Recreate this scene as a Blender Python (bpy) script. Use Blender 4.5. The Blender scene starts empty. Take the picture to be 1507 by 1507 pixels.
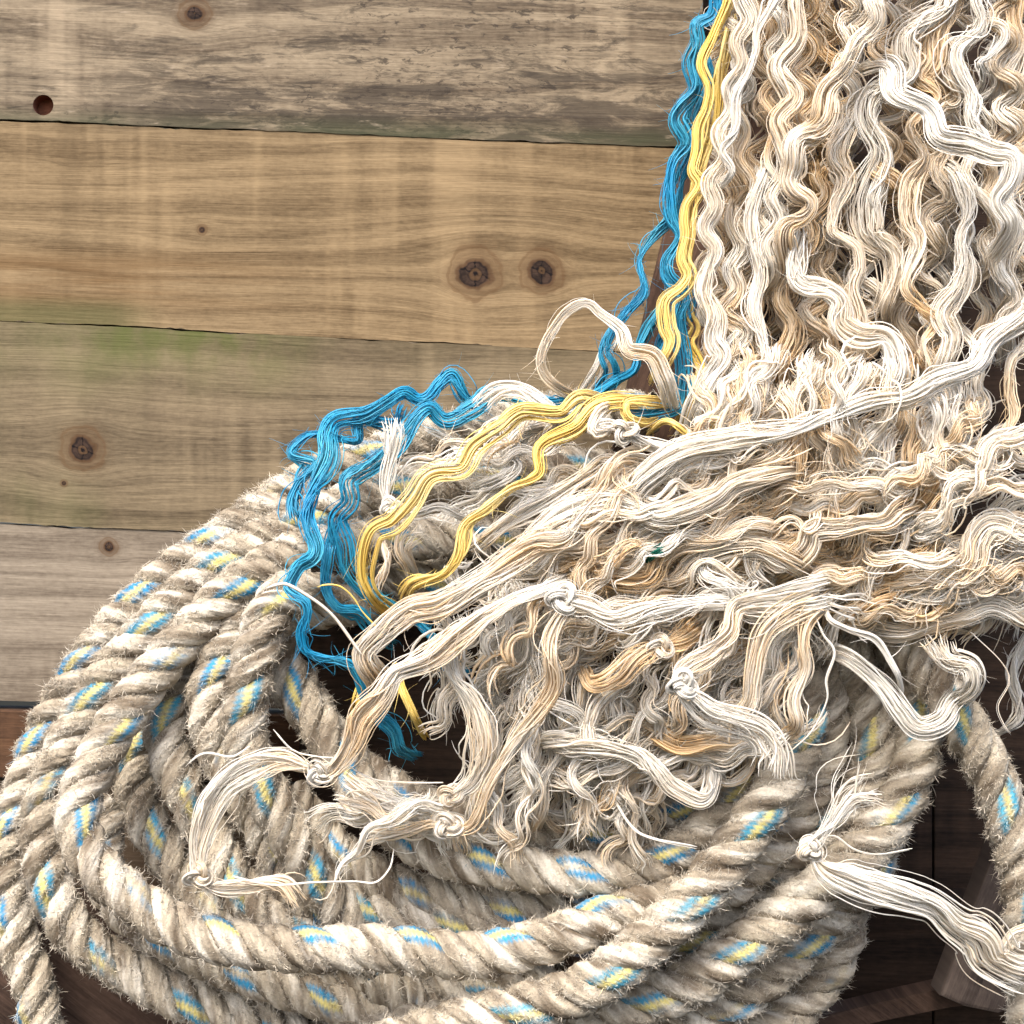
import bpy, math
import numpy as np

rng = np.random.default_rng(11)
scene = bpy.context.scene
COL = scene.collection

# ----------------------------------------------------------------------------
# camera and the mapping from a picture position + distance from the wall to a point
CAM_D, HALF = 0.90, 0.3125
PX = 0.000332                     # one picture unit in metres, about where the rope lies


def at(x, y, d):
    k = HALF * (CAM_D - d) / 753.5
    return np.array([(x - 753.5) * k, -d, (753.5 - y) * k])


# ----------------------------------------------------------------------------
# object helpers
def tag(o, label=None, cat=None, group=None, kind=None):
    if label: o['label'] = label
    if cat: o['category'] = cat
    if group: o['group'] = group
    if kind: o['kind'] = kind
    return o


class MB:
    """collects quads/tris with a colour per vertex, links them as one mesh object"""
    def __init__(s):
        s.v, s.c, s.f, s.n = [], [], [], 0

    def add(s, v, f, c):
        v = np.asarray(v, np.float32).reshape(-1, 3)
        s.v.append(v)
        s.c.append(np.asarray(c, np.float32).reshape(-1, 3))
        s.f.append(np.asarray(f, np.int32) + s.n)
        s.n += len(v)

    def build(s, name, mat, parent=None, origin=None, smooth=True):
        v = np.concatenate(s.v); c = np.concatenate(s.c)
        o0 = np.asarray(origin if origin is not None else v.mean(0), np.float32)
        loc = o0.copy()
        v = v - o0
        me = bpy.data.meshes.new(name)
        me.vertices.add(len(v)); me.vertices.foreach_set('co', v.ravel())
        tot = sum(f.size for f in s.f); npoly = sum(len(f) for f in s.f)
        me.loops.add(tot); me.polygons.add(npoly)
        me.loops.foreach_set('vertex_index', np.concatenate([f.ravel() for f in s.f]).astype(np.int32))
        sizes = np.concatenate([np.full(len(f), f.shape[1], np.int32) for f in s.f])
        starts = np.concatenate([[0], np.cumsum(sizes)[:-1]]).astype(np.int32)
        me.polygons.foreach_set('loop_start', starts)
        me.polygons.foreach_set('use_smooth', np.full(npoly, smooth))
        me.update(calc_edges=True)
        a = me.color_attributes.new('tint', 'FLOAT_COLOR', 'POINT')
        a.data.foreach_set('color', np.concatenate([c, np.ones((len(c), 1), np.float32)], 1).ravel())
        me.materials.append(mat)
        o = bpy.data.objects.new(name, me)
        COL.objects.link(o)
        if parent is not None:
            o.parent = parent
            loc = loc - np.array(parent.location, np.float32)
        o.location = loc
        return o


def smooth01(t): return t * t * (3 - 2 * t)


def noise1(n, s, freq):
    """n independent smooth random curves sampled at s (metres), freq = bends per metre"""
    k = int(max(s[-1], 1e-4) * freq) + 4
    r = rng.normal(0, 1, (n, k))
    x = s * freq + rng.random() * 0.99
    i = np.clip(x.astype(int), 0, k - 2); t = smooth01(np.clip(x - i, 0, 1))
    return r[:, i] * (1 - t) + r[:, i + 1] * t


def noise2(a, b):
    """value noise on two coordinates, about -1..1"""
    g = np.random.default_rng(5).uniform(-1, 1, (256, 256))
    ia = np.floor(a).astype(int); ib = np.floor(b).astype(int)
    ta = smooth01(a - ia); tb = smooth01(b - ib)
    q = lambda i, j: g[i & 255, j & 255]
    return ((q(ia, ib) * (1 - ta) + q(ia + 1, ib) * ta) * (1 - tb)
            + (q(ia, ib + 1) * (1 - ta) + q(ia + 1, ib + 1) * ta) * tb)


def unit(v): return v / np.maximum(np.linalg.norm(v, axis=-1, keepdims=True), 1e-9)


def spline(p, step):
    """Catmull-Rom through the points, resampled evenly; returns points and arc length"""
    p = np.asarray(p, float)
    q = np.vstack([2 * p[0] - p[1], p, 2 * p[-1] - p[-2]])
    out = []
    for i in range(1, len(q) - 2):
        a, b, c, d = q[i - 1], q[i], q[i + 1], q[i + 2]
        t = np.linspace(0, 1, 24, endpoint=False)[:, None]
        out.append(0.5 * (2 * b + (c - a) * t + (2 * a - 5 * b + 4 * c - d) * t**2 + (3 * b - a - 3 * c + d) * t**3))
    out = np.vstack(out + [p[-1:]])
    l = np.concatenate([[0], np.cumsum(np.linalg.norm(np.diff(out, axis=0), axis=1))])
    m = max(6, int(l[-1] / step))
    s = np.linspace(0, l[-1], m)
    return np.stack([np.interp(s, l, out[:, k]) for k in range(3)], 1), s


def path(pts, d):
    """picture points (x, y[, d]) -> world points; d = number or list spread over the path"""
    n = len(pts)
    ds = np.interp(np.linspace(0, 1, n), np.linspace(0, 1, len(d)), d) if isinstance(d, (list, tuple)) else np.full(n, d)
    return [at(p[0], p[1], p[2] if len(p) > 2 else ds[i]) for i, p in enumerate(pts)]


def ribbons(mb, P, hw, col, flat=0.42):
    """P (n,S,3) fibre centre lines, hw (n,S) half widths, col (n,S,3)"""
    n, S, _ = P.shape
    Tn = unit(np.gradient(P, axis=1))
    ang = rng.uniform(-0.9, 0.9, (n, 1)) + np.linspace(0, 1, S)[None] * rng.normal(0, 1.6, (n, 1))
    side = unit(np.cross(Tn, np.array([0, -1.0, 0.12])))
    nrm = np.cross(side, Tn)
    ca, sa = np.cos(ang)[..., None], np.sin(ang)[..., None]
    a = side * ca + nrm * sa; b = nrm * ca - side * sa
    w = hw[..., None]; h = w * flat
    V = np.stack([P + a * w, P + b * h, P - a * w, P - b * h], 2)      # n,S,4,3
    C = np.repeat(col[:, :, None, :], 4, 2)
    base = (np.arange(n)[:, None, None] * S + np.arange(S - 1)[None, :, None]) * 4
    k = np.arange(4)[None, None]; k2 = (k + 1) % 4
    F = np.stack([base + k, base + k2, base + 4 + k2, base + 4 + k], -1).reshape(-1, 4)
    mb.add(V, F, C)


PAL = {
    'cream': (np.array([.94, .912, .85]), np.array([.88, .69, .42])),
    'blue': (np.array([.008, .235, .44]), np.array([.05, .33, .44])),
    'yellow': (np.array([.78, .55, .11]), np.array([.84, .68, .30])),
    'green': (np.array([.0, .075, .05]), np.array([.005, .12, .08])),
}


DENS = 2.5


def bundle(mb, C, s, w, n, pal='cream', tan=.3, A=0., lam=72, ph=None, frizz=1., fib=3.0,
           fray=(0, 0), flat=.5, hairs=1., pinch=(0, 0), lag=5., mb_end=None, tied=()):
    """an unlaid, crimped strand: n fibres following the centre line C"""
    if pal == 'cream' and n > 9: n = int(n * DENS); w *= 1.08; fib *= .68
    elif n > 9: n = int(n * 1.7); w *= 1.12; fib *= .9
    w *= PX; A *= PX; lam *= PX; fib *= PX; lag *= PX
    L = s[-1]; S = len(s)
    Tn = unit(np.gradient(C, axis=0)); V = np.array([0, -1.0, 0])
    U = unit(np.cross(Tn, V)); W = np.cross(U, Tn)
    if A:
        ph = rng.uniform(0, 6.28) if ph is None else ph
        th = 2 * np.pi * (s / lam) + ph + noise1(1, s, .6 / lam)[0] * .7
        am = A * (1 + .22 * noise1(1, s, .5 / lam)[0])
        C = C + U * (am * np.cos(th))[:, None] + W * (am * .7 * np.sin(th))[:, None]
        Tn = unit(np.gradient(C, axis=0)); U = unit(np.cross(Tn, V)); W = np.cross(U, Tn)
    nc = max(4, n // 9)
    r = np.sqrt(rng.random(nc)); t = rng.uniform(0, 6.28, nc)
    cu, cw = r * np.cos(t) * w * .5, r * np.sin(t) * w * .5 * flat
    ci = rng.integers(0, nc, n)
    ou = cu[ci] + rng.normal(0, w * .13, n); ow = cw[ci] + rng.normal(0, w * .08, n)
    x = s / L
    prof = .82 + .20 * noise1(1, s, 1 / (90 * PX))[0]
    prof = np.clip(prof, .45, 1.35)
    e0 = np.clip(1 - s / (60 * PX), 0, 1); e1 = np.clip(1 - (L - s) / (60 * PX), 0, 1)
    prof = prof * (1 + fray[0] * e0**1.5 + fray[1] * e1**1.5) * (1 - pinch[0] * e0) * (1 - pinch[1] * e1)
    for kf in tied: prof = prof * (1 - .62 * np.exp(-((x - kf) * L / (20 * PX))**2))
    rot = rng.normal(0, .3) + noise1(1, s, 1 / (170 * PX))[0] * .8
    u = ou[:, None] * np.cos(rot) - ow[:, None] * np.sin(rot)
    v = ou[:, None] * np.sin(rot) * .6 + ow[:, None] * np.cos(rot)
    # fibres lag behind each other along the strand, so the crimps do not line up exactly
    dl = rng.normal(0, lag, nc)[ci] + rng.normal(0, lag * .35, n)
    sl = np.clip(s[None] + dl[:, None], -0.0, L)
    cen = np.stack([np.interp(sl.ravel(), s, C[:, k]).reshape(n, S) for k in range(3)], -1)
    k1 = noise1(nc, s, 1 / (60 * PX))[ci] * 1.9 + noise1(n, s, 1 / (40 * PX)) * 1.0 + noise1(n, s, 1 / (15 * PX)) * .28
    k2 = noise1(nc, s, 1 / (60 * PX))[ci] * 1.5 + noise1(n, s, 1 / (46 * PX)) * .75
    stray = np.where(rng.random(n) < .10 * frizz, rng.uniform(2.0, 4.0, n), 1.)[:, None]
    amp = frizz * PX * 1.25 * stray * (1 + 2.2 * fray[0] * e0 + 2.2 * fray[1] * e1)
    P = cen + U[None] * (u * prof + k1 * amp)[..., None] + W[None] * (v * prof + k2 * amp)[..., None]
    hw = fib * .5 * np.clip(rng.lognormal(-.08, .42, (n, 1)), .4, 2.3) * np.ones((1, S))
    tp = np.minimum(np.clip(s / (10 * PX), .25, 1), np.clip((L - s) / (10 * PX), .25, 1))
    hw = hw * tp
    c0, c1 = PAL[pal]
    tv = min(1., .42 + 1.8 * tan)
    tt = tan + .26 * tv * noise1(1, s, 1 / (80 * PX)) + .13 * tv * rng.normal(0, 1, (n, 1)) + .12 * noise1(n, s, 1 / (60 * PX))
    tt = np.clip(tt, 0, 1)[..., None]
    col = (c0 * (1 - tt) + c1 * tt) * np.clip(rng.normal(1, .05, (n, 1, 1)), .8, 1.1)
    if fray[0] or fray[1]:                     # uneven cut ends
        for i in range(n):
            a = rng.uniform(0, 28 * PX) * (fray[0] > 0); b = L - rng.uniform(0, 28 * PX) * (fray[1] > 0)
            ss = np.linspace(min(a, L * .3), max(b, L * .7), S)
            P[i] = np.stack([np.interp(ss, s, P[i, :, k]) for k in range(3)], -1)
    if mb_end is not None:
        k = max(2, S - int(48 * PX / (s[1] - s[0])))
        ribbons(mb, P[:, :k + 1], hw[:, :k + 1], col[:, :k + 1]); ribbons(mb_end, P[:, k:], hw[:, k:], col[:, k:])
    else:
        ribbons(mb, P, hw, col)
    # short broken hairs standing off the strand
    m = int(hairs * L / PX / 8)
    if m:
        fi = rng.integers(0, n, m); si = rng.integers(1, max(2, S - 2), m)
        hl = rng.uniform(8, 34, m) * PX
        q = np.linspace(0, 1, 6)
        d0 = Tn[si] * rng.choice([-1, 1], (m, 1)) + .45 * rng.normal(0, 1, (m, 3))
        d0 = unit(d0); bend = unit(rng.normal(0, 1, (m, 3)))
        H = P[fi, si][:, None] + (d0[:, None] * q[None, :, None] + bend[:, None] * (q**2)[None, :, None] * .55) * hl[:, None, None]
        hh = PX * rng.uniform(.35, .75, (m, 1)) * (1 - .7 * q)[None]
        ribbons(mb, H, hh, np.repeat(col[fi, si][:, None], 6, 1), .6)
    return P


def trefoil(mb, c, size, pal, tan, n=18, fib=3.0):
    t = np.linspace(0, 2 * np.pi, 70)
    p = np.stack([np.sin(t) + 2 * np.sin(2 * t), np.cos(t) - 2 * np.cos(2 * t), -1.15 * np.sin(3 * t)], 1) / 3 * size * PX
    a = rng.uniform(0, 6.28); R = np.array([[np.cos(a), -np.sin(a), 0], [np.sin(a), np.cos(a), 0], [0, 0, 1]])
    p = p @ R.T
    p = np.stack([p[:, 0], p[:, 2], p[:, 1] * .85], 1) + c
    s = np.concatenate([[0], np.cumsum(np.linalg.norm(np.diff(p, axis=0), axis=1))])
    bundle(mb, p, s, size * .8, n, pal, tan, frizz=.6, fib=fib, hairs=.5, flat=.9, lag=2)


def strand(name, label, pts, d, w=34, n=24, cat='strand', group=None, knots=(), parent=None, mat=None, dip=.022, **kw):
    """one unlaid strand as one object; knots = ((fraction, size), ...) become children"""
    pal = kw.get('pal', 'cream')
    C, s = spline(path(run_out(pts) if not knots else pts, d), 5.0 * PX)
    fr = kw.get('fray', (0, 0))
    if dip:                                    # plain ends dive in under their neighbours
        for e, dist in ((0, s), (1, s[-1] - s)):
            if not fr[e] and not any(abs(f - e) < .1 for f, _ in knots):
                C[:, 1] += dip * np.clip(1 - dist / (45 * PX), 0, 1) ** 1.5
    mb = MB()
    brush = MB() if kw.get('fray', (0, 0))[1] >= .5 else None
    P = bundle(mb, C, s, w, n, mb_end=brush, tied=[f for f, _ in knots], **kw)
    o = mb.build(name, mat or M['fibre' if pal == 'cream' else 'dyed'], parent, origin=C[0])
    tag(o, label, cat, group)
    if brush: brush.build('frayed_end', mat or M['fibre' if pal == 'cream' else 'dyed'], o)
    for f, size in knots:
        kb = MB()
        c = P[:, int(f * (len(s) - 1))].mean(0)
        c = c + np.array([0, -.25 * size * PX, 0])
        trefoil(kb, c, size * .88, pal, kw.get('tan', .3), fib=kw.get('fib', 3.0))
        kb.build('knot', mat or M['fibre' if pal == 'cream' else 'dyed'], o, origin=c)
    return o


# ----------------------------------------------------------------------------
# three-strand laid rope, one strand carrying a blue-yellow-blue tracer
def run_out(pts):
    """lines that leave the view carry on for a while beyond it"""
    pts = [tuple(p) for p in pts]
    for e in (0, -1):
        x, y = pts[e][:2]; x1, y1 = pts[1 if e == 0 else -2][:2]
        l = math.hypot(x - x1, y - y1)
        if y < -15 or y > 1525 or x > 1518:
            q = (x + (x - x1) / l * 260, y + (y - y1) / l * 260)
            pts = [q] + pts if e == 0 else pts + [q]
    return pts


def rope_mesh(mb, pts, d, R=36., phase=None, wear=1., fuzz=1.):
    R *= PX * .91
    pts = run_out(pts)
    C, s = spline(path(pts, d), 1.15e-3)
    C = C + np.stack([noise1(1, s, 14)[0] * .0007 for _ in range(3)], 1)
    S = len(s)
    T = unit(np.gradient(C, axis=0))
    N = np.zeros_like(C)
    n0 = np.array([0, -1.0, 0]); N[0] = unit(n0 - T[0] * (n0 @ T[0]))
    for i in range(1, S):
        v = N[i - 1] - T[i] * (N[i - 1] @ T[i]); N[i] = v / np.linalg.norm(v)
    B = np.cross(T, N)
    rs, rh, pitch = .515 * R, .50 * R, 4.25 * R
    al = math.atan(2 * np.pi * rh / pitch)
    ny = 9; na = 37
    phi = np.linspace(-2.05, 2.05, na)
    if phase is None: phase = rng.uniform(-.6, .6)
    eps = rng.uniform(-.012, .012)
    roots = []
    wv = .55 + .45 * np.clip(wear, 0, 1.5)
    th0 = rng.uniform(0, 6.28)
    ang_drift = .16 * noise1(1, s, 18)[0]
    for k in range(3):
        th = 2 * np.pi * s / pitch + 2 * np.pi * k / 3 + ang_drift + th0
        er = N * np.cos(th)[:, None] + B * np.sin(th)[:, None]
        ec = -N * np.sin(th)[:, None] + B * np.cos(th)[:, None]
        eb = ec * math.cos(al) - T * math.sin(al)
        st = T * math.cos(al) + ec * math.sin(al)
        cen = C + er * rh
        sa = np.repeat((s / .0028)[:, None], na, 1); pa = np.repeat(phi[None] * 3.1, S, 0)
        # yarns twist back against the lay; the tracer yarns come outside once a turn
        back = th * (1 + eps) + 1.1 * np.sin(th) - phase * .5
        y = ((phi[None] + back[:, None]) / (2 * np.pi) + 4.5 / ny + .06 * noise2(sa * .4, pa * .3 + 8 * k)[...] * wv * .5) % 1.0 * ny
        f = y % 1.0; yi = np.floor(y).astype(int)
        bump = np.sqrt(np.clip(1 - (2 * f - 1)**2, 0, 1))
        lump = noise2(sa + 31 * k, pa + 17) * .6 + noise2(sa * 2.3 + 7 * k, pa * 2.2 + 50) * .4
        grain = np.clip(noise2(sa * 1.25 + 90 + 13 * k, pa * 1.6 + 33), 0, 1) ** 1.4
        big = noise2(sa * .18 + 11 * k, pa * .4 + 9)
        r = rs * (1 + .13 * (bump - .6) * (1.3 - wv) * 2 + wv * (.05 * lump + .075 * big + .16 * grain))
        pos = cen[:, None] + (er[:, None] * np.cos(phi)[None, :, None] + eb[:, None] * np.sin(phi)[None, :, None]) * r[..., None]
        # colour of the material itself
        base = np.array([.44, .38, .285]); dirt = np.array([.12, .092, .063]); pale = np.array([.65, .595, .495])
        g1 = np.clip(.44 + .55 * noise2(sa * .33 + 5 * k, pa * .5) + .35 * lump, 0, 1)[..., None]
        col = dirt * (1 - g1) + base * g1
        g2 = np.clip(.35 * grain + .9 * noise2(sa * .21 + 70, pa * .45 + 3 * k) + .25 * noise2(sa * 1.7, pa * 2), 0, 1)[..., None]
        col = col * (1 - g2) + pale * g2
        if k == 0:
            gone = np.clip(1.3 * noise1(1, s, 22)[0] - .75, 0, .95)[:, None]; teal = rng.uniform(.05, .8)
            wearc = np.clip(wv * (.08 + .50 * noise2(sa * .45 + 20, pa * .8 + 40) + .35 * (grain > .25)) + gone, 0, .94)[..., None]
            blue = (np.array([.018, .18, .36]) * (1 - teal) + np.array([.065, .26, .32]) * teal) * (1 - .35 * noise2(sa * .1, pa * .1)[..., None])
            yel = np.array([.56, .48, .17])
            for j, cc in ((3, blue), (4, yel), (5, blue)):
                m = np.clip((.5 - np.abs(y - j - .5)) / .22 + .5, 0, 1)[..., None]
                wj = np.clip(wearc + np.clip(1.5 * noise1(1, s, 30)[0] - 1.1, 0, .9)[:, None, None], 0, .95)
                col = col * (1 - m) + (cc * (1 - wj) + col * wj) * m
        i0 = (np.arange(S - 1)[:, None] * na + np.arange(na - 1)[None]).ravel()
        F = np.stack([i0, i0 + 1, i0 + na + 1, i0 + na], 1)
        mb.add(pos, F, col)
        roots.append((pos, er, eb, st, col))
    # frayed surface fibres in little tufts
    for k, (pos, er, eb, st, col) in enumerate(roots):
        m = int(s[-1] * 15000 * fuzz)
        if not m: continue
        si = rng.integers(0, S, m); pj = rng.integers(4, na - 4, m)
        keep = rng.random(m) < np.clip(.45 + .85 * noise2(si * .16 + 3 * k, pj * .30), .04, 1)
        si, pj = si[keep], pj[keep]; m = len(si)
        p0 = pos[si, pj]
        nr = er[si] * np.cos(phi[pj])[:, None] + eb[si] * np.sin(phi[pj])[:, None]
        sg = np.where(rng.random(m) < .7, 1, -1)[:, None]
        tuft = 5
        tang = st[si] * .8 - eb[si] * .45
        dirn = unit(nr * rng.uniform(.15, .85, (m, 1)) + tang * sg * rng.uniform(.3, 1., (m, 1)) + .35 * rng.normal(0, 1, (m, 3)))
        for q in range(tuft):
            dd = unit(dirn + .38 * rng.normal(0, 1, (m, 3)))
            bd = unit(rng.normal(0, 1, (m, 3)) - .4 * nr)
            ln = np.clip(rng.lognormal(-6.2, .45, (m, 1)), .0006, .0052)
            wd = rng.uniform(.00008, .00019, (m, 1))
            sv = unit(np.cross(dd, rng.normal(0, 1, (m, 3))))
            a = p0 + rng.normal(0, .00035, (m, 3)) - nr * .0003
            b = a + dd * ln * .55 + bd * ln * .16
            c = a + dd * ln * .9 + bd * ln * .62
            V = np.stack([a - sv * wd, a + sv * wd, b + sv * wd * .8, b - sv * wd * .8, c], 1)
            i0 = np.arange(m) * 5
            cc = (col[si, pj] * .6 + np.array([.62, .56, .46]) * .4) * rng.uniform(.8, 1.2, (m, 1))
            cc = np.clip(np.repeat(cc[:, None], 5, 1), 0, .85)
            v0 = mb.n
            mb.add(V, np.stack([i0, i0 + 1, i0 + 2, i0 + 3], 1), cc)
            mb.f.append((np.stack([i0 + 3, i0 + 2, i0 + 4], 1) + v0).astype(np.int32))
    return C


# ----------------------------------------------------------------------------
# materials
M = {}


def new_mat(name):
    m = bpy.data.materials.new(name); m.use_nodes = True
    nt = m.node_tree; nt.nodes.clear()
    out = nt.nodes.new('ShaderNodeOutputMaterial')
    return m, nt, out


def lnk(nt, a, b): nt.links.new(a, b)


def fibre_mat(name, rough, trans, spec, noise_amt=.12):
    m, nt, out = new_mat(name)
    at_ = nt.nodes.new('ShaderNodeAttribute'); at_.attribute_name = 'tint'
    geo = nt.nodes.new('ShaderNodeNewGeometry')
    no = nt.nodes.new('ShaderNodeTexNoise'); no.inputs['Scale'].default_value = 900; no.inputs['Detail'].default_value = 2
    lnk(nt, geo.outputs['Position'], no.inputs['Vector'])
    mp = nt.nodes.new('ShaderNodeMapRange'); mp.inputs['To Min'].default_value = 1 - noise_amt; mp.inputs['To Max'].default_value = 1 + noise_amt
    lnk(nt, no.outputs['Fac'], mp.inputs['Value'])
    mx = nt.nodes.new('ShaderNodeVectorMath'); mx.operation = 'SCALE'
    lnk(nt, at_.outputs['Color'], mx.inputs[0]); lnk(nt, mp.outputs['Result'], mx.inputs['Scale'])
    p = nt.nodes.new('ShaderNodeBsdfPrincipled')
    p.inputs['Roughness'].default_value = rough
    p.inputs['Specular IOR Level'].default_value = spec
    lnk(nt, mx.outputs['Vector'], p.inputs['Base Color'])
    if rough > .8:                             # matted, crumbly surface of the worn rope
        n2 = nt.nodes.new('ShaderNodeTexNoise'); n2.inputs['Scale'].default_value = 1100; n2.inputs['Detail'].default_value = 3; n2.inputs['Roughness'].default_value = .6
        lnk(nt, geo.outputs['Position'], n2.inputs['Vector'])
        bp = nt.nodes.new('ShaderNodeBump'); bp.inputs['Strength'].default_value = .75; bp.inputs['Distance'].default_value = .0009
        lnk(nt, n2.outputs['Fac'], bp.inputs['Height']); lnk(nt, bp.outputs[0], p.inputs['Normal'])
    if trans:
        tr = nt.nodes.new('ShaderNodeBsdfTranslucent'); lnk(nt, mx.outputs['Vector'], tr.inputs['Color'])
        ms = nt.nodes.new('ShaderNodeMixShader'); ms.inputs[0].default_value = trans
        lnk(nt, p.outputs[0], ms.inputs[1]); lnk(nt, tr.outputs[0], ms.inputs[2]); lnk(nt, ms.outputs[0], out.inputs[0])
    else:
        lnk(nt, p.outputs[0], out.inputs[0])
    return m


M['fibre'] = fibre_mat('unlaid_fibre', .36, .55, .5, .05)
M['dyed'] = fibre_mat('dyed_fibre', .42, .18, .4)
M['rope'] = fibre_mat('weathered_rope', .85, 0, .15, .30)


class NT:
    """short-hand for building shader maths"""
    def __init__(s, nt): s.nt = nt

    def val(s, x, sock):
        if hasattr(x, 'is_output'): s.nt.links.new(x, sock)
        else: sock.default_value = x

    def m(s, op, a, b=0., c=0.):
        n = s.nt.nodes.new('ShaderNodeMath'); n.operation = op
        for i, x in enumerate((a, b, c)): s.val(x, n.inputs[i])
        return n.outputs[0]

    def add(s, a, b): return s.m('ADD', a, b)
    def sub(s, a, b): return s.m('SUBTRACT', a, b)
    def mul(s, a, b): return s.m('MULTIPLY', a, b)

    def xyz(s, x, y, z=0.):
        n = s.nt.nodes.new('ShaderNodeCombineXYZ')
        for i, q in enumerate((x, y, z)): s.val(q, n.inputs[i])
        return n.outputs[0]

    def noise(s, x, y, z=0., scale=1., detail=4., rough=.55, dist=0.):
        n = s.nt.nodes.new('ShaderNodeTexNoise')
        n.inputs['Scale'].default_value = scale; n.inputs['Detail'].default_value = detail
        n.inputs['Roughness'].default_value = rough; n.inputs['Distortion'].default_value = dist
        s.nt.links.new(s.xyz(x, y, z), n.inputs['Vector'])
        return n.outputs['Fac']

    def ramp(s, x, a, b, lo=0., hi=1., smooth=True):
        n = s.nt.nodes.new('ShaderNodeMapRange')
        n.interpolation_type = 'SMOOTHSTEP' if smooth else 'LINEAR'
        s.val(x, n.inputs['Value'])
        for k, q in (('From Min', a), ('From Max', b), ('To Min', lo), ('To Max', hi)): n.inputs[k].default_value = q
        return n.outputs['Result']

    def mix(s, f, a, b, mode='MIX'):
        n = s.nt.nodes.new('ShaderNodeMix'); n.data_type = 'RGBA'; n.blend_type = mode; n.clamp_factor = True
        s.val(f, n.inputs[0])
        for i, q in ((6, a), (7, b)):
            if hasattr(q, 'is_output'): s.nt.links.new(q, n.inputs[i])
            else: n.inputs[i].default_value = (*q, 1)
        return n.outputs[2]


def wood_mat(name, seed, light, dark, grain, knots=(), extra=None, slope=-.026, fine=1., rot=None, contrast=1., bump=.35):
    """sawn timber: grain lines stream round the knots; u along the board, v across it (metres, world)"""
    m, nt, out = new_mat(name); q = NT(nt)
    geo = nt.nodes.new('ShaderNodeNewGeometry')
    sp = nt.nodes.new('ShaderNodeSeparateXYZ'); lnk(nt, geo.outputs['Position'], sp.inputs[0])
    X, Z = sp.outputs[0], sp.outputs[2]
    if rot is None:
        u = X; v = q.sub(Z, q.mul(X, slope))
    else:
        c_, s_ = math.cos(rot), math.sin(rot)
        u = q.add(q.mul(X, c_), q.mul(Z, s_)); v = q.sub(q.mul(Z, c_), q.mul(X, s_))
    psi = v; kn = None; kring = None; kdets = []
    for (ku, kv, a) in knots:
        du = q.sub(u, ku); dv = q.sub(v, kv)
        r2 = q.add(q.mul(q.mul(du, du), .55), q.mul(dv, dv))
        psi = q.sub(psi, q.mul(dv, q.m('DIVIDE', a * a * 2.3, q.add(r2, a * a * 1.2))))
        wob = q.mul(q.sub(q.noise(u, v, seed + 3, 90, 2), .5), a * 1.1)
        r = q.add(q.m('SQRT', q.add(q.mul(du, du), q.mul(dv, dv))), wob)
        crk = q.ramp(q.m('ABSOLUTE', q.add(q.mul(du, .35), q.add(dv, q.mul(q.sub(q.noise(u, v, seed + 71, 300, 2), .5), a * .5)))), 0, a * .10, 1, 0)
        crk = q.m('MAXIMUM', crk, q.ramp(q.m('ABSOLUTE', q.add(du, q.mul(q.sub(q.noise(u, v, seed + 72, 300, 2), .5), a * .5))), 0, a * .09, 1, 0))
        ring = q.mul(q.add(q.m('SINE', q.mul(r, 16 / a)), 1), .5)
        kd = q.sub(q.mul(ring, .7), crk)

        kdets.append((r, a, kd))
        k1 = q.ramp(r, a * .78, a * 1.12, 1, 0); k2 = q.ramp(r, a * 1.0, a * 2.3, 1, 0)
        kn = k1 if kn is None else q.m('MAXIMUM', kn, k1)
        kring = k2 if kring is None else q.m('MAXIMUM', kring, k2)
    lowf = q.noise(q.mul(u, 3.2), q.mul(v, 16.), seed, 1, 3, .5)
    gc = q.add(q.mul(psi, grain), q.mul(lowf, grain * .045))
    rings = q.noise(q.mul(u, .9), gc, seed + 5.5, 1, 3, .6)                       # broad growth bands
    rings = q.ramp(rings, .34, .66, 0, 1)
    fineg = q.noise(q.mul(u, 9), q.mul(psi, 620 * fine), seed + 9, 1, 3, .65)     # hair-fine grain
    blot = q.noise(q.mul(u, 7), q.mul(v, 12), seed + 21, 1, 5, .62)
    saw = q.noise(q.mul(u, 120), q.mul(v, 5), seed + 31, 1, 2, .5)                # vertical saw marks
    sawm = q.ramp(q.noise(u, v, seed + 41, 11, 2), .48, .66, 0, 1)
    f = q.add(q.mul(rings, .50 * contrast), q.mul(fineg, .55))
    f = q.add(f, q.mul(q.sub(blot, .5), .75))
    f = q.add(f, q.mul(q.mul(q.sub(.5, saw), sawm), 1.15))
    pores = q.noise(q.mul(u, 75), q.mul(v, 900), seed + 51, 1, 3, .7)
    f = q.add(f, q.mul(q.sub(pores, .5), .95))
    speck = q.noise(q.mul(u, 260), q.mul(v, 420), seed + 61, 1, 2, .6)
    f = q.add(f, q.mul(q.sub(speck, .5), .55))
    f = q.ramp(f, .12, .95, 0, 1, False)
    col = q.mix(f, light, dark)
    dr = q.noise(q.mul(u, 34), q.mul(v, 2.2), seed + 81, 1, 3, .55)
    drm = q.ramp(q.noise(q.mul(u, 5), q.mul(v, 7), seed + 82, 1, 2), .40, .62)
    col = q.mix(q.mul(q.mul(q.ramp(dr, .50, .66), drm), .38), col, tuple(min(1, x * 1.45) for x in light))
    col = q.mix(q.mul(q.mul(q.ramp(dr, .47, .33), drm), .30), col, tuple(x * .8 for x in dark))
    # sharp dark late-wood lines
    ln = q.noise(q.mul(u, 1.3), q.mul(gc, 3.1), seed + 14, 1, 1, .5)
    ln = q.ramp(q.m('ABSOLUTE', q.sub(ln, .5)), 0, .022, 1, 0)
    lnm = q.ramp(q.noise(q.mul(u, 6), q.mul(v, 20), seed + 15, 1, 2), .45, .65)
    col = q.mix(q.mul(q.mul(ln, lnm), .24 * contrast), col, tuple(x * .45 for x in dark))
    # hair cracks
    ck = q.noise(q.mul(u, 3), q.mul(psi, 170), seed + 17, 1, 2, .5)
    ck = q.ramp(ck, .735, .78, 0, 1)
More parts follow.
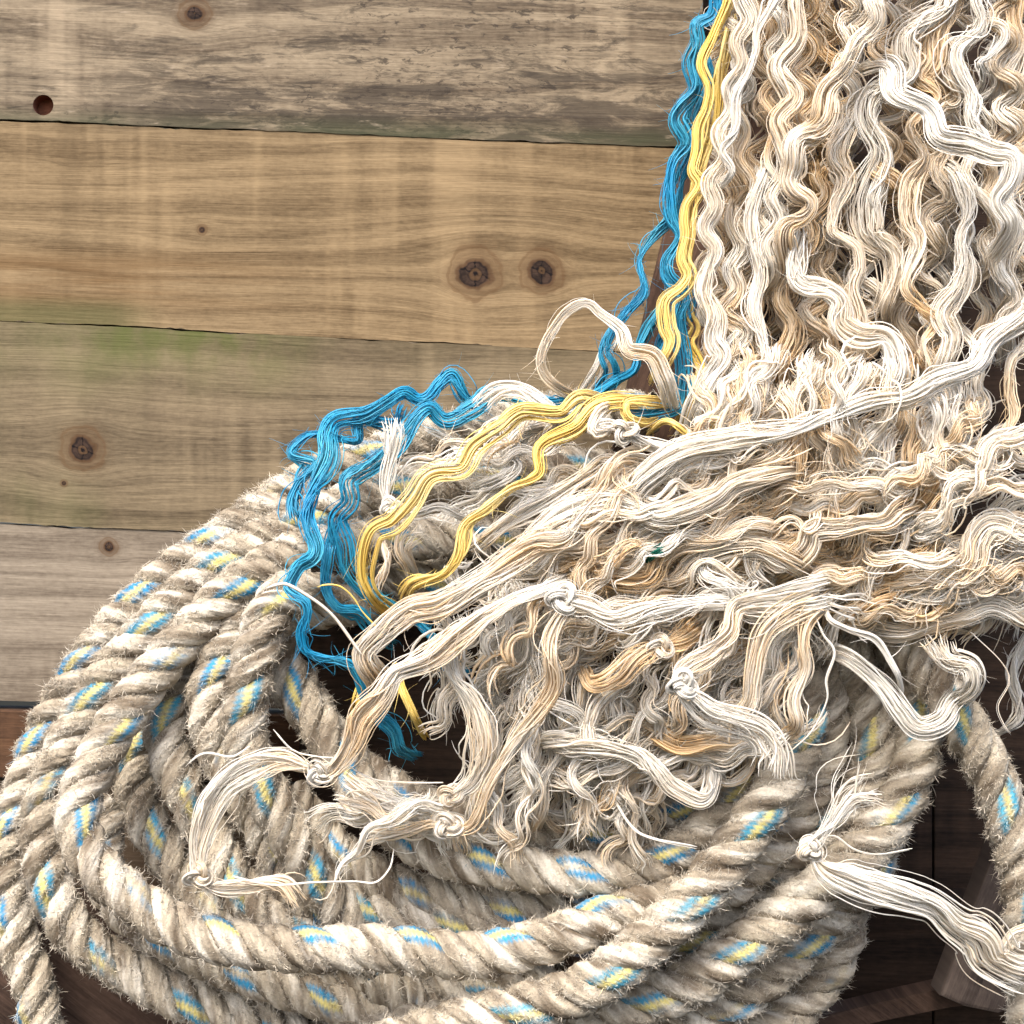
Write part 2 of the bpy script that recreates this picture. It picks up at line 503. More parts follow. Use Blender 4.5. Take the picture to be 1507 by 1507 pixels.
    col = q.mix(q.mul(ck, .4), col, tuple(x * .25 for x in dark))
    if extra: col = extra(q, u, v, X, Z, col)
    if kn is not None:
        kr = q.noise(u, v, seed + 2, 160, 3)
        col = q.mix(q.mul(kring, .55), col, (.075, .040, .018))
        col = q.mix(q.mul(kn, .95), col, q.mix(q.ramp(kr, .35, .65), (.010, .006, .005), (.040, .023, .016)))
        for r, a, kd in kdets:
            col = q.mix(q.mul(q.ramp(r, a * .8, a * 1.0, 1, 0), q.ramp(kd, .5, -.5, 0, .95)), col, (.003, .002, .002))
            col = q.mix(q.mul(q.ramp(r, a * 2.6, a * 1.1, 0, .55), q.ramp(q.m('SINE', q.mul(r, 9 / a)), .2, 1., 0, 1)), col, (.085, .046, .020))
    p = nt.nodes.new('ShaderNodeBsdfPrincipled')
    p.inputs['Roughness'].default_value = .78; p.inputs['Specular IOR Level'].default_value = .12
    lnk(nt, col, p.inputs['Base Color'])
    b = nt.nodes.new('ShaderNodeBump'); b.inputs['Strength'].default_value = bump; b.inputs['Distance'].default_value = .0012
    hgt = q.add(q.mul(fineg, .7), q.mul(rings, .35)); hgt = q.sub(hgt, q.mul(ck, 1.4)); hgt = q.add(hgt, q.mul(blot, .8))
    lnk(nt, hgt, b.inputs['Height']); lnk(nt, b.outputs[0], p.inputs['Normal'])
    lnk(nt, p.outputs[0], out.inputs[0])
    return m


def kpos(x, y, a):
    p = at(x, y, 0); return (p[0], p[2] + .026 * p[0], a * PX * 1.12)


def Zp(y): return at(0, y, 0)[2]
def Xp(x): return at(x, 0, 0)[0]


def mould(q, u, v, X, Z, col):          # grey-black mould in streaks along the lower half of the top board
    n = q.noise(q.mul(u, 26), q.mul(v, 95), 3.3, 1, 6, .72, .6)
    z = q.noise(q.mul(u, 5), q.mul(v, 9), 8.1, 1, 3)
    band = q.ramp(v, Zp(205), Zp(40), 1, 0)
    band2 = q.ramp(X, Xp(40), Xp(330), .35, 1)
    k = q.ramp(q.add(n, q.add(q.mul(band, .13), q.mul(z, .30))), .665, .82, 0, 1)
    s1 = q.noise(q.mul(u, 42), q.mul(v, 240), 9.3, 1, 5, .7, .8)
    k0 = q.mul(q.ramp(s1, .52, .66), q.ramp(q.noise(q.mul(u, 7), q.mul(v, 17), 2.9, 1, 3), .38, .62))
    col = q.mix(q.mul(k0, .62), col, (.030, .024, .018))
    s3 = q.noise(q.mul(u, 120), q.mul(v, 300), 1.7, 1, 4, .7, .5)
    col = q.mix(q.mul(q.mul(q.ramp(s3, .55, .64), q.ramp(q.noise(q.mul(u, 9), q.mul(v, 14), 5.9, 1, 3), .42, .58)), .8), col, (.036, .028, .021))
    col = q.mix(q.mul(q.mul(k, band2), .70), col, (.024, .019, .015))
    n2 = q.noise(q.mul(u, 9), q.mul(v, 26), 6.3, 1, 4, .6)
    col = q.mix(q.mul(q.mul(q.ramp(n2, .54, .74), band2), .5), col, (.045, .035, .026))
    edge = q.ramp(v, Zp(205), Zp(168), 1, 0)
    g = q.noise(q.mul(u, 8), q.mul(v, 30), 4.4, 1, 4)
    col = q.mix(q.mul(edge, q.ramp(g, .42, .62, 0, .75)), col, (.038, .042, .021))
    w = q.noise(q.mul(u, 40), q.mul(v, 150), 5.1, 1, 4, .7)                  # bleached flecks
    return q.mix(q.ramp(w, .60, .74, 0, .55), col, (.31, .25, .18))


def algae(q, u, v, X, Z, col):          # green film below the joint of the third board
    n = q.noise(q.mul(u, 30), q.mul(v, 22), 2.2, 1, 5, .6)
    a = q.mul(q.ramp(v, Zp(625), Zp(500), 0, 1), q.ramp(X, Xp(20), Xp(180), .35, 1))
    a = q.mul(a, q.ramp(X, Xp(310), Xp(520), 1, .08))
    col = q.mix(q.mul(a, q.ramp(n, .35, .65, .15, .80)), col, (.060, .076, .016))
    b = q.mul(q.ramp(v, Zp(780), Zp(690), .8, .3), q.ramp(X, Xp(330), Xp(40), .1, .8))
    n2 = q.noise(q.mul(u, 12), q.mul(v, 8), 7.7, 1, 4, .6)
    return q.mix(q.mul(b, q.ramp(n2, .36, .62, .08, .7)), col, (.08, .086, .032))


def warm(q, u, v, X, Z, col):           # amber heartwood streak near the foot of the second board, damp green edge
    n = q.noise(q.mul(u, 5), q.mul(v, 60), 1.2, 1, 4, .6)
    a = q.mul(q.ramp(q.m('ABSOLUTE', q.sub(v, Zp(425))), 0, .022, 1, 0), q.ramp(X, Xp(620), Xp(200), 0, 1))
    col = q.mix(q.mul(a, q.ramp(n, .35, .6, .1, .75)), col, (.10, .052, .018))
    e = q.mul(q.ramp(v, Zp(478), Zp(445), 1, 0), q.ramp(X, Xp(260), Xp(150), 0, 1))
    col = q.mix(q.mul(e, .6), col, (.055, .06, .02))
    d = q.mul(q.ramp(v, Zp(240), Zp(185), 0, 1), q.ramp(q.noise(q.mul(u, 8), q.mul(v, 10), 4.9, 1, 3), .5, .68))
    return q.mix(q.mul(d, .65), col, (.034, .023, .015))


KN1 = [kpos(287, 20, 15)]
KN2 = [kpos(699, 402, 25), kpos(797, 399, 21), kpos(297, 338, 5)]
KN3 = [kpos(122, 662, 21), kpos(95, 711, 3.5)]
KN4 = [kpos(160, 805, 9)]
M['board1'] = wood_mat('weathered_board', 1.0, (.238, .188, .126), (.076, .056, .037), 130, KN1, mould)
M['board2'] = wood_mat('tan_board', 12.0, (.214, .152, .083), (.082, .054, .027), 105, KN2, warm)
M['board3'] = wood_mat('brown_board', 23.0, (.172, .131, .080), (.062, .045, .027), 120, KN3, algae)
M['board4'] = wood_mat('grey_board', 37.0, (.238, .198, .148), (.102, .080, .058), 150, KN4, None, fine=.6)
M['red_wood'] = wood_mat('red_brown_wood', 51.0, (.085, .044, .023), (.024, .013, .008), 90)
M['lower_wood'] = wood_mat('lower_wood', 63.0, (.16, .115, .075), (.07, .045, .028), 130)
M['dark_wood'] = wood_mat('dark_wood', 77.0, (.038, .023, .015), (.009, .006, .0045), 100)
M['bench_wood'] = wood_mat('bench_wood', 83.0, (.068, .042, .030), (.018, .011, .008), 110, rot=math.radians(-38))
M['post_wood'] = wood_mat('post_wood', 91.0, (.095, .055, .037), (.03, .017, .012), 120, rot=math.radians(72))
M['grey_wood'] = wood_mat('grey_brown_wood', 97.0, (.075, .057, .047), (.014, .010, .009), 120, rot=math.radians(68))
m_, nt_, out_ = new_mat('hole_dark')
pb = nt_.nodes.new('ShaderNodeBsdfPrincipled'); pb.inputs['Base Color'].default_value = (.03, .012, .008, 1); pb.inputs['Roughness'].default_value = .9
nz = nt_.nodes.new('ShaderNodeTexNoise'); nz.inputs['Scale'].default_value = 300
rp = nt_.nodes.new('ShaderNodeMix'); rp.data_type = 'RGBA'
rp.inputs[6].default_value = (.05, .018, .010, 1); rp.inputs[7].default_value = (.26, .10, .05, 1)
lnk(nt_, nz.outputs['Fac'], rp.inputs[0]); lnk(nt_, rp.outputs[2], pb.inputs['Base Color']); lnk(nt_, pb.outputs[0], out_.inputs[0])
M['hole'] = m_


# ----------------------------------------------------------------------------
# timber
def slab(bm, quad, d_front, thick, mi=0, bevel=.0006):
    """a board from four picture corners (clockwise from top left) at the distance d_front, thick metres deep"""
    import bmesh
    f = [bm.verts.new(at(x, y, d_front)) for x, y in quad]
    b = [bm.verts.new(v.co + __import__('mathutils').Vector((0, thick, 0))) for v in f]
    n = len(f)
    fs = [bm.faces.new(f[::-1]), bm.faces.new(b)]
    for i in range(n): fs.append(bm.faces.new((f[i], f[(i + 1) % n], b[(i + 1) % n], b[i])))
    for q in fs: q.material_index = mi
    es = [e for e in fs[0].edges]
    if bevel: bmesh.ops.bevel(bm, geom=es, offset=bevel, segments=2, affect='EDGES', profile=.6)


def mesh_obj(name, bm, mats, parent=None):
    import bmesh
    bmesh.ops.recalc_face_normals(bm, faces=bm.faces)
    me = bpy.data.meshes.new(name); bm.to_mesh(me); bm.free()
    for m in mats: me.materials.append(m)
    o = bpy.data.objects.new(name, me); COL.objects.link(o)
    if parent: o.parent = parent
    return o


import bmesh
XL, XR = -700, 1035


def yline(y0, y1, x, x1=1000): return y0 + (y1 - y0) * x / x1


bm = bmesh.new()
rows = [((-370, -335), (-95, -60)), ((-95, -60), (176, 218)), ((176, 218), (472, 523)), ((472, 523), (771, 815)), ((771, 815), (1031, 1062))]
for i, (a, b) in enumerate(rows):
    g = .6
    ex = np.linspace(XL, XR, 220)
    wob = lambda: np.clip(.55 * noise1(1, (ex - XL) * PX, 160)[0] + .8 * noise1(1, (ex - XL) * PX, 30)[0], -.6, 2.0) + 1.6 * (rng.random(220) < .035)
    ea, eb_ = wob(), wob()
    slab(bm, [(x, yline(*a, x) + g + w) for x, w in zip(ex, ea)] + [(x, yline(*b, x) - g - w) for x, w in zip(ex[::-1], eb_)],
         [.0, .0006, .0, .0012, .0003][i], .024, [1, 0, 1, 2, 3][i])
wall = mesh_obj('plank_wall', bm, [M['board1'], M['board2'], M['board3'], M['board4']])
# drill the bolt hole with a real cutter that is removed afterwards
hx = at(64, 155, 0)
bpy.context.view_layer.update()
cb = bmesh.new()
bmesh.ops.create_cone(cb, cap_ends=True, segments=28, radius1=15.5 * PX * 1.1, radius2=15.5 * PX * 1.1, depth=.016)
import mathutils
bmesh.ops.rotate(cb, verts=cb.verts, matrix=mathutils.Matrix.Rotation(math.pi / 2, 3, 'X'))
bmesh.ops.translate(cb, verts=cb.verts, vec=(hx[0], .001, hx[2]))
for f in cb.faces: f.material_index = 4
wall.data.materials.append(M['hole'])
cut = mesh_obj('cutter', cb, [M['board1'], M['board2'], M['board3'], M['board4'], M['hole']])
md = wall.modifiers.new('hole', 'BOOLEAN'); md.object = cut; md.operation = 'DIFFERENCE'; md.solver = 'EXACT'
dg = bpy.context.evaluated_depsgraph_get()
nm = bpy.data.meshes.new_from_object(wall.evaluated_get(dg))
wall.modifiers.clear(); wall.data = nm
bpy.data.objects.remove(cut)
tag(wall, 'pale weathered plank wall with knots, mould and green algae, behind the rope coil', 'wall')

bm = bmesh.new(); slab(bm, [(XL, 1034), (1275, 1068), (1275, 1164), (XL, 1134)], .006, .024)
o = mesh_obj('red_board', bm, [M['red_wood']]); tag(o, 'reddish brown board under the foot of the pale plank wall', 'board')
bm = bmesh.new(); slab(bm, [(XL, 1137), (1275, 1167), (1275, 1330), (XL, 1290)], .0, .024)
o = mesh_obj('lower_board', bm, [M['lower_wood']]); tag(o, 'dull tan board below the reddish brown board, mostly hidden by rope', 'board')
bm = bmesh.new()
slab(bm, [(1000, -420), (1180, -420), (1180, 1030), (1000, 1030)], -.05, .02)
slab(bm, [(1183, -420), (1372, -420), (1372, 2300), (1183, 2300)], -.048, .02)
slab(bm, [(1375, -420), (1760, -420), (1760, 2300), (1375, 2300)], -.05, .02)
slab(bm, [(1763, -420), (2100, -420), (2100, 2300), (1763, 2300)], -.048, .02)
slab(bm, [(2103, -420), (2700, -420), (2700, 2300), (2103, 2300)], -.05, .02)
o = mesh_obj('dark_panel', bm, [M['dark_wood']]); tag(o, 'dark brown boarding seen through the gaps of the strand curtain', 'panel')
bm = bmesh.new(); slab(bm, [(XL, 1280), (420, 1330), (1183, 1470), (1183, 2300), (XL, 2300)], .012, .03)
o = mesh_obj('bench_board', bm, [M['bench_wood']]); tag(o, 'dark brown board with slanting grain under the coil at lower left', 'board')
bm = bmesh.new(); slab(bm, [(1140, -320), (1230, -320), (1010, 800), (868, 800)], .022, .02)
o = mesh_obj('leaning_post', bm, [M['post_wood']]); tag(o, 'leaning brown timber behind the blue and yellow strands', 'post')
bm = bmesh.new(); slab(bm, [(440, 800), (1215, 800), (1215, 1330), (440, 1330)], .026, .018)  # dark sheet added behind the coil, its colour standing in for the hollow's shade
o = mesh_obj('hollow_dark_backing', bm, [M['dark_wood']]); tag(o, 'added dark backing that keeps the hollow of the rope coil dark', 'board')
bm = bmesh.new(); slab(bm, [(1478, 1215), (1580, 1215), (1505, 1480), (1470, 1492), (1420, 1482), (1384, 1466)], .07, .02, bevel=.002)
o = mesh_obj('leaning_plank', bm, [M['grey_wood']]); tag(o, 'grey brown slanting plank end at the lower right corner', 'plank')
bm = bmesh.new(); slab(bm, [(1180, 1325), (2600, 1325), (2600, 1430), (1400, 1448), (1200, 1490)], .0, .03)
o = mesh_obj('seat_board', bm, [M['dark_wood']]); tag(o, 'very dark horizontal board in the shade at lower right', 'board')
bm = bmesh.new(); slab(bm, [(1150, 1512), (1300, 1474), (1400, 1452), (1470, 1448), (1900, 1445), (1900, 1478), (1470, 1476), (1400, 1482), (1300, 1502), (1150, 1542)], .045, .018, bevel=.003)
o = mesh_obj('curved_rail', bm, [M['bench_wood']]); tag(o, 'brown curved rail crossing the dark corner below the coil', 'rail')

# ----------------------------------------------------------------------------
# the rope coil: turns traced from the outermost inwards
coil = bpy.data.objects.new('rope_coil', None); COL.objects.link(coil)
coil.location = at(620, 1500, .06)
tag(coil, 'thick coil of worn cream rope flecked with blue and yellow, against the plank wall', 'rope')
TURNS = [
    # points, depth, radius, phase, wear, fuzz
    ([(960, 610), (850, 605), (740, 618), (640, 642), (535, 675), (440, 712), (335, 782), (235, 858), (138, 962), (66, 1080), (28, 1190), (8, 1290), (26, 1390), (48, 1450), (70, 1570)], [.045, .04, .035, .035, .04, .05], 37, 1.3, 1, 1.1),
    ([(900, 700), (800, 692), (680, 705), (570, 722), (480, 752), (385, 795), (303, 845), (218, 925), (148, 1010), (97, 1100), (64, 1205), (70, 1290), (105, 1368), (165, 1415), (265, 1465), (390, 1512), (520, 1560)], [.06, .06, .062, .065, .075, .075, .07], 38, .1, .9, 1.1),
    ([(880, 800), (740, 792), (620, 792), (500, 797), (410, 820), (335, 868), (272, 932), (216, 1000), (172, 1065), (136, 1135), (116, 1200), (134, 1262), (188, 1315), (282, 1374), (415, 1396), (570, 1396), (700, 1406), (810, 1380), (900, 1345), (985, 1322), (1065, 1305), (1115, 1265), (1160, 1215), (1192, 1162), (1217, 1095), (1212, 1015), (1180, 950), (1120, 900)], [.075, .08, .09, .105, .125, .14, .14, .13, .115, .105, .10], 36, .15, .55, .62),
    ([(330, 880), (289, 945), (240, 1000), (212, 1060), (197, 1115), (208, 1185), (248, 1255), (292, 1318), (360, 1370), (450, 1420), (560, 1440), (690, 1450), (820, 1440)], [.05, .05, .055, .065, .075, .08, .08], 37, -.2, .9, .9),
    ([(350, 900), (300, 950), (265, 1005), (246, 1070), (256, 1130), (286, 1190), (318, 1245), (350, 1300), (405, 1350), (500, 1390), (600, 1400)], [.07, .075, .08, .085, .09, .085], 36, .2, .9, .9),
    ([(160, 1180), (150, 1250), (165, 1315), (220, 1370), (330, 1424), (450, 1462), (560, 1495), (680, 1530)], [.06, .075, .085, .09, .09], 35, .1, .7, .8),
    ([(420, 870), (375, 905), (335, 955), (312, 1010), (312, 1060), (325, 1110), (352, 1160), (385, 1215), (420, 1290), (470, 1350), (560, 1400)], [.08, .09, .095, .095, .09, .08], 36, -.1, .9, 1.),
    ([(470, 850), (405, 893), (382, 945), (366, 1010), (358, 1070), (375, 1130), (405, 1190), (440, 1250), (485, 1320), (540, 1385), (605, 1455), (680, 1530)], [.10, .11, .112, .11, .105, .095, .08, .075], 37, .25, .9, 1.),
    ([(560, 880), (440, 900), (405, 940), (430, 1010), (464, 1060), (500, 1115), (540, 1180), (600, 1232), (655, 1258), (720, 1272), (830, 1284), (895, 1282), (980, 1264), (1050, 1215), (1105, 1150), (1130, 1080), (1120, 1000), (1060, 930)], [.08, .085, .09, .10, .12, .125, .125, .12, .11, .10], 35, .55, .5, .6),
    ([(430, 1170), (475, 1230), (525, 1272), (590, 1305), (665, 1322), (760, 1338), (860, 1338), (960, 1310), (1060, 1260)], [.08, .085, .095, .10, .10, .09], 34, 0, .7, .8),
    ([(560, 1540), (700, 1502), (800, 1477), (870, 1450), (935, 1400), (1000, 1345), (1069, 1265), (1128, 1180), (1170, 1105), (1185, 1040), (1160, 960), (1090, 900)], [.13, .14, .145, .15, .15, .145, .13, .12, .11], 37, .1, .7, .8),
    ([(880, 1480), (960, 1430), (1030, 1375), (1095, 1312), (1160, 1260), (1232, 1205), (1274, 1150), (1286, 1095), (1274, 1035), (1250, 965), (1200, 900)], [.08, .09, .10, .105, .105, .10, .10], 36, -.15, .9, 1.),
    ([(700, 1580), (830, 1520), (940, 1475), (1029, 1435), (1145, 1349), (1252, 1263), (1325, 1178), (1354, 1098), (1348, 1030), (1328, 965), (1300, 905), (1240, 850)], [.11, .12, .125, .125, .115, .105, .10, .10], 38, .15, .9, 1.1),
    ([(900, 1560), (1000, 1512), (1102, 1457), (1160, 1410), (1210, 1362), (1258, 1312), (1290, 1250), (1310, 1190)], [.10, .105, .105, .095, .08, .07], 37, .1, .9, 1.1),
    ([(1010, 1580), (1090, 1532), (1160, 1490), (1218, 1432), (1245, 1375), (1255, 1310), (1262, 1240)], [.085, .085, .08, .07, .06], 36, .2, .9, 1.1),
    ([(420, 1560), (560, 1530), (640, 1512), (760, 1525), (900, 1500), (1010, 1440)], [.10, .105, .105, .10, .09], 35, .4, .7, .8),
    ([(480, 880), (560, 860), (650, 852), (760, 862), (880, 880), (980, 920), (1040, 980)], [.055, .055, .06, .06], 35, .3, .8, .8),
    ([(430, 990), (480, 1075), (535, 1135), (620, 1186), (720, 1212), (830, 1226), (930, 1214), (1010, 1180), (1068, 1120), (1092, 1050), (1080, 980)], [.075, .085, .10, .105, .10, .09, .085], 35, .2, .9, 1.),
    ([(420, 1240), (475, 1300), (555, 1338), (660, 1356), (760, 1366), (860, 1368), (960, 1348), (1050, 1305), (1100, 1250)], [.075, .09, .10, .10, .095, .085], 35, .2, .8, .9),
    ([(545, 1440), (600, 1470), (645, 1512), (690, 1570)], [.09, .092, .10], 35, .3, .6, .7),
]
for i, (pts, d, R, phs, wear, fz) in enumerate(TURNS):
    mb = MB(); rope_mesh(mb, pts, d, R, phs, wear, fz)
    mb.build('rope_turn', M['rope'], coil)

mb = MB(); rope_mesh(mb, [(1250, 830), (1290, 880), (1340, 948), (1375, 1000), (1415, 1060), (1455, 1132), (1482, 1210), (1502, 1290), (1515, 1390), (1520, 1560)], [.12, .125, .13, .13, .125, .12], 36, .25, .7, .9)
o = mb.build('rope', M['rope'], None, origin=at(1250, 830, .12))
tag(o, 'single cream rope running down the right edge, apart from the coil', 'rope')

# ----------------------------------------------------------------------------
# dyed strands
BL = dict(pal='blue', tan=.3, fib=2.3, frizz=.9, hairs=3, n=22, flat=.85, lag=1.5)
YE = dict(pal='yellow', tan=.35, fib=2.5, frizz=.5, hairs=1.0, n=18, flat=.7, lag=2)
GB, GY = 'unlaid blue strands', 'unlaid yellow strands'
strand('blue_strand', 'longest blue crimped strand hanging down the left edge of the cream curtain',
       [(1056, -30), (1053, 0), (1047, 24), (1024, 36), (1026, 63), (1015, 95), (1022, 130), (1001, 156), (993, 180), (1010, 210), (994, 238), (985, 279), (988, 320), (1000, 348), (982, 384), (985, 407), (1001, 425), (1008, 441), (999, 463), (998, 497), (1002, 532), (1001, 567), (996, 592), (970, 602), (934, 604)],
       [.10, .10, .105, .11, .12], w=24, group=GB, **BL)
strand('blue_strand', 'thin blue strand winding beside the longest hanging blue one',
       [(1045, 60), (1040, 110), (1018, 170), (1022, 215), (1000, 262), (992, 300), (985, 325), (968, 345), (940, 384), (947, 430), (920, 460), (896, 490), (887, 520), (897, 548), (885, 575)],
       [.09, .09, .10, .11], w=20, group=GB, **BL)
strand('blue_strand', 'blue strand slanting between the curtain edge and the cream arch',
       [(1000, 400), (985, 440), (968, 470), (948, 508), (937, 545), (908, 562), (880, 582), (850, 600)],
       [.09, .10, .12], w=20, group=GB, **BL)
strand('blue_strand', 'small blue strand looping behind the hanging yellow strand',
       [(1005, 420), (1014, 450), (1002, 470), (975, 500), (970, 535), (985, 560), (1000, 590)], [.085, .09], w=20, group=GB, **BL)
strand('blue_strand', 'topmost blue strand, arching over the coil top and down its left side',
       [(720, 585), (690, 584), (668, 549), (645, 561), (622, 583), (595, 575), (569, 590), (536, 608), (494, 616), (480, 638), (480, 672), (457, 718), (447, 762), (460, 811), (436, 830), (421, 865), (448, 893), (437, 933), (452, 966), (509, 981), (529, 1012), (545, 1050), (576, 1078), (586, 1105), (617, 1126)],
       [.075, .08, .10, .13, .155, .15, .125], w=27, group=GB, **BL)
strand('blue_strand', 'blue strand running just below the topmost one and behind the yellow strands',
       [(865, 580), (812, 592), (770, 588), (728, 577), (692, 600), (657, 616), (632, 596), (609, 612), (582, 652), (550, 679), (511, 705), (513, 738), (494, 764), (506, 802), (513, 842), (545, 876), (580, 898), (622, 925)],
       [.09, .10, .11, .125, .12, .10], w=24, group=GB, **BL)
strand('blue_strand', 'ragged blue strand zigzagging at the far left of the blue bunch',
       [(592, 598), (580, 625), (532, 621), (528, 650), (496, 648), (455, 641), (428, 668), (464, 681), (442, 714), (438, 745), (450, 770)],
       [.085, .10, .12], w=22, group=GB, **{**BL, 'fray': (0, .6)})
strand('blue_strand', 'dark blue strand dropping into the dark centre of the coil',
       [(490, 765), (482, 820), (479, 866), (497, 896), (530, 903), (552, 930), (575, 950)], [.12, .12, .10], w=20, group=GB, **BL)
strand('blue_strand', 'short dark blue strand lying under the cream strands of the tangle',
       [(600, 900), (650, 945), (680, 960), (660, 985), (690, 990)], [.10, .105], w=16, group=GB, **BL)

strand('yellow_strand', 'long yellow strand hanging in waves between the blue strand and the cream curtain',
       [(1074, -30), (1070, 0), (1062, 24), (1048, 54), (1031, 93), (1043, 128), (1039, 158), (1028, 187), (1025, 221), (1018, 251), (1029, 273), (1012, 302), (1009, 327), (1010, 348), (1004, 381), (1013, 405), (1002, 424), (980, 444), (981, 481), (988, 504), (975, 535), (965, 560)],
       [.115, .12, .125, .13], w=20, group=GY, **YE)
strand('yellow_strand', 'second yellow strand hanging behind the long one, ending in a loop beside the curtain foot',
       [(1082, -30), (1078, 30), (1062, 110), (1048, 190), (1030, 250), (1018, 320), (1012, 400), (1014, 460), (1023, 482), (1014, 506), (1032, 541), (1026, 574), (1015, 600), (1003, 630)],
       [.10, .105, .11, .12], w=19, group=GY, **YE)
strand('yellow_strand', 'short yellow strand looping at the top of the tangle by the curtain foot',
       [(1055, 570), (1052, 600), (1054, 628), (1020, 640), (1000, 628), (978, 618), (958, 636)], [.14, .145, .15], w=19, group=GY, **YE)
strand('yellow_strand', 'short yellow strand curled under the foot of the cream arch',
       [(990, 590), (960, 590), (924, 592), (925, 612), (950, 620), (975, 614)], [.14, .145], w=15, group=GY, **YE)
strand('yellow_strand', 'upper of two yellow strands sweeping down over the coil',
       [(900, 598), (855, 588), (824, 610), (768, 606), (737, 631), (702, 659), (682, 693), (636, 703), (613, 738), (582, 772), (550, 788), (537, 841), (549, 878), (572, 905)],
       [.13, .14, .15, .15, .135], w=24, group=GY, **YE)
strand('yellow_strand', 'lower of two yellow strands sweeping down over the coil',
       [(950, 590), (883, 599), (850, 632), (800, 658), (796, 698), (752, 719), (718, 750), (684, 774), (674, 818), (652, 846), (609, 861), (588, 890)],
       [.14, .15, .16, .165, .155], w=25, group=GY, **YE)
strand('yellow_strand', 'short yellow strand below the white strand in the middle of the coil',
       [(572, 985), (590, 1020), (607, 1053), (622, 1095)], .125, w=16, group=GY, **YE)
strand('yellow_strand', 'tiny yellow strand end poking out left of the bright blue strand',
       [(528, 1005), (520, 1030), (512, 1060)], .12, w=14, group=GY, **{**YE, 'n': 10})

strand('green_cord', 'dark green cord showing through a small gap in the cream tangle',
       [(925, 838), (958, 815), (985, 801), (1030, 785)], [.145, .170, .170, .145], w=17, n=14, cat='cord', pal='green', frizz=.3, fib=3, hairs=.2)

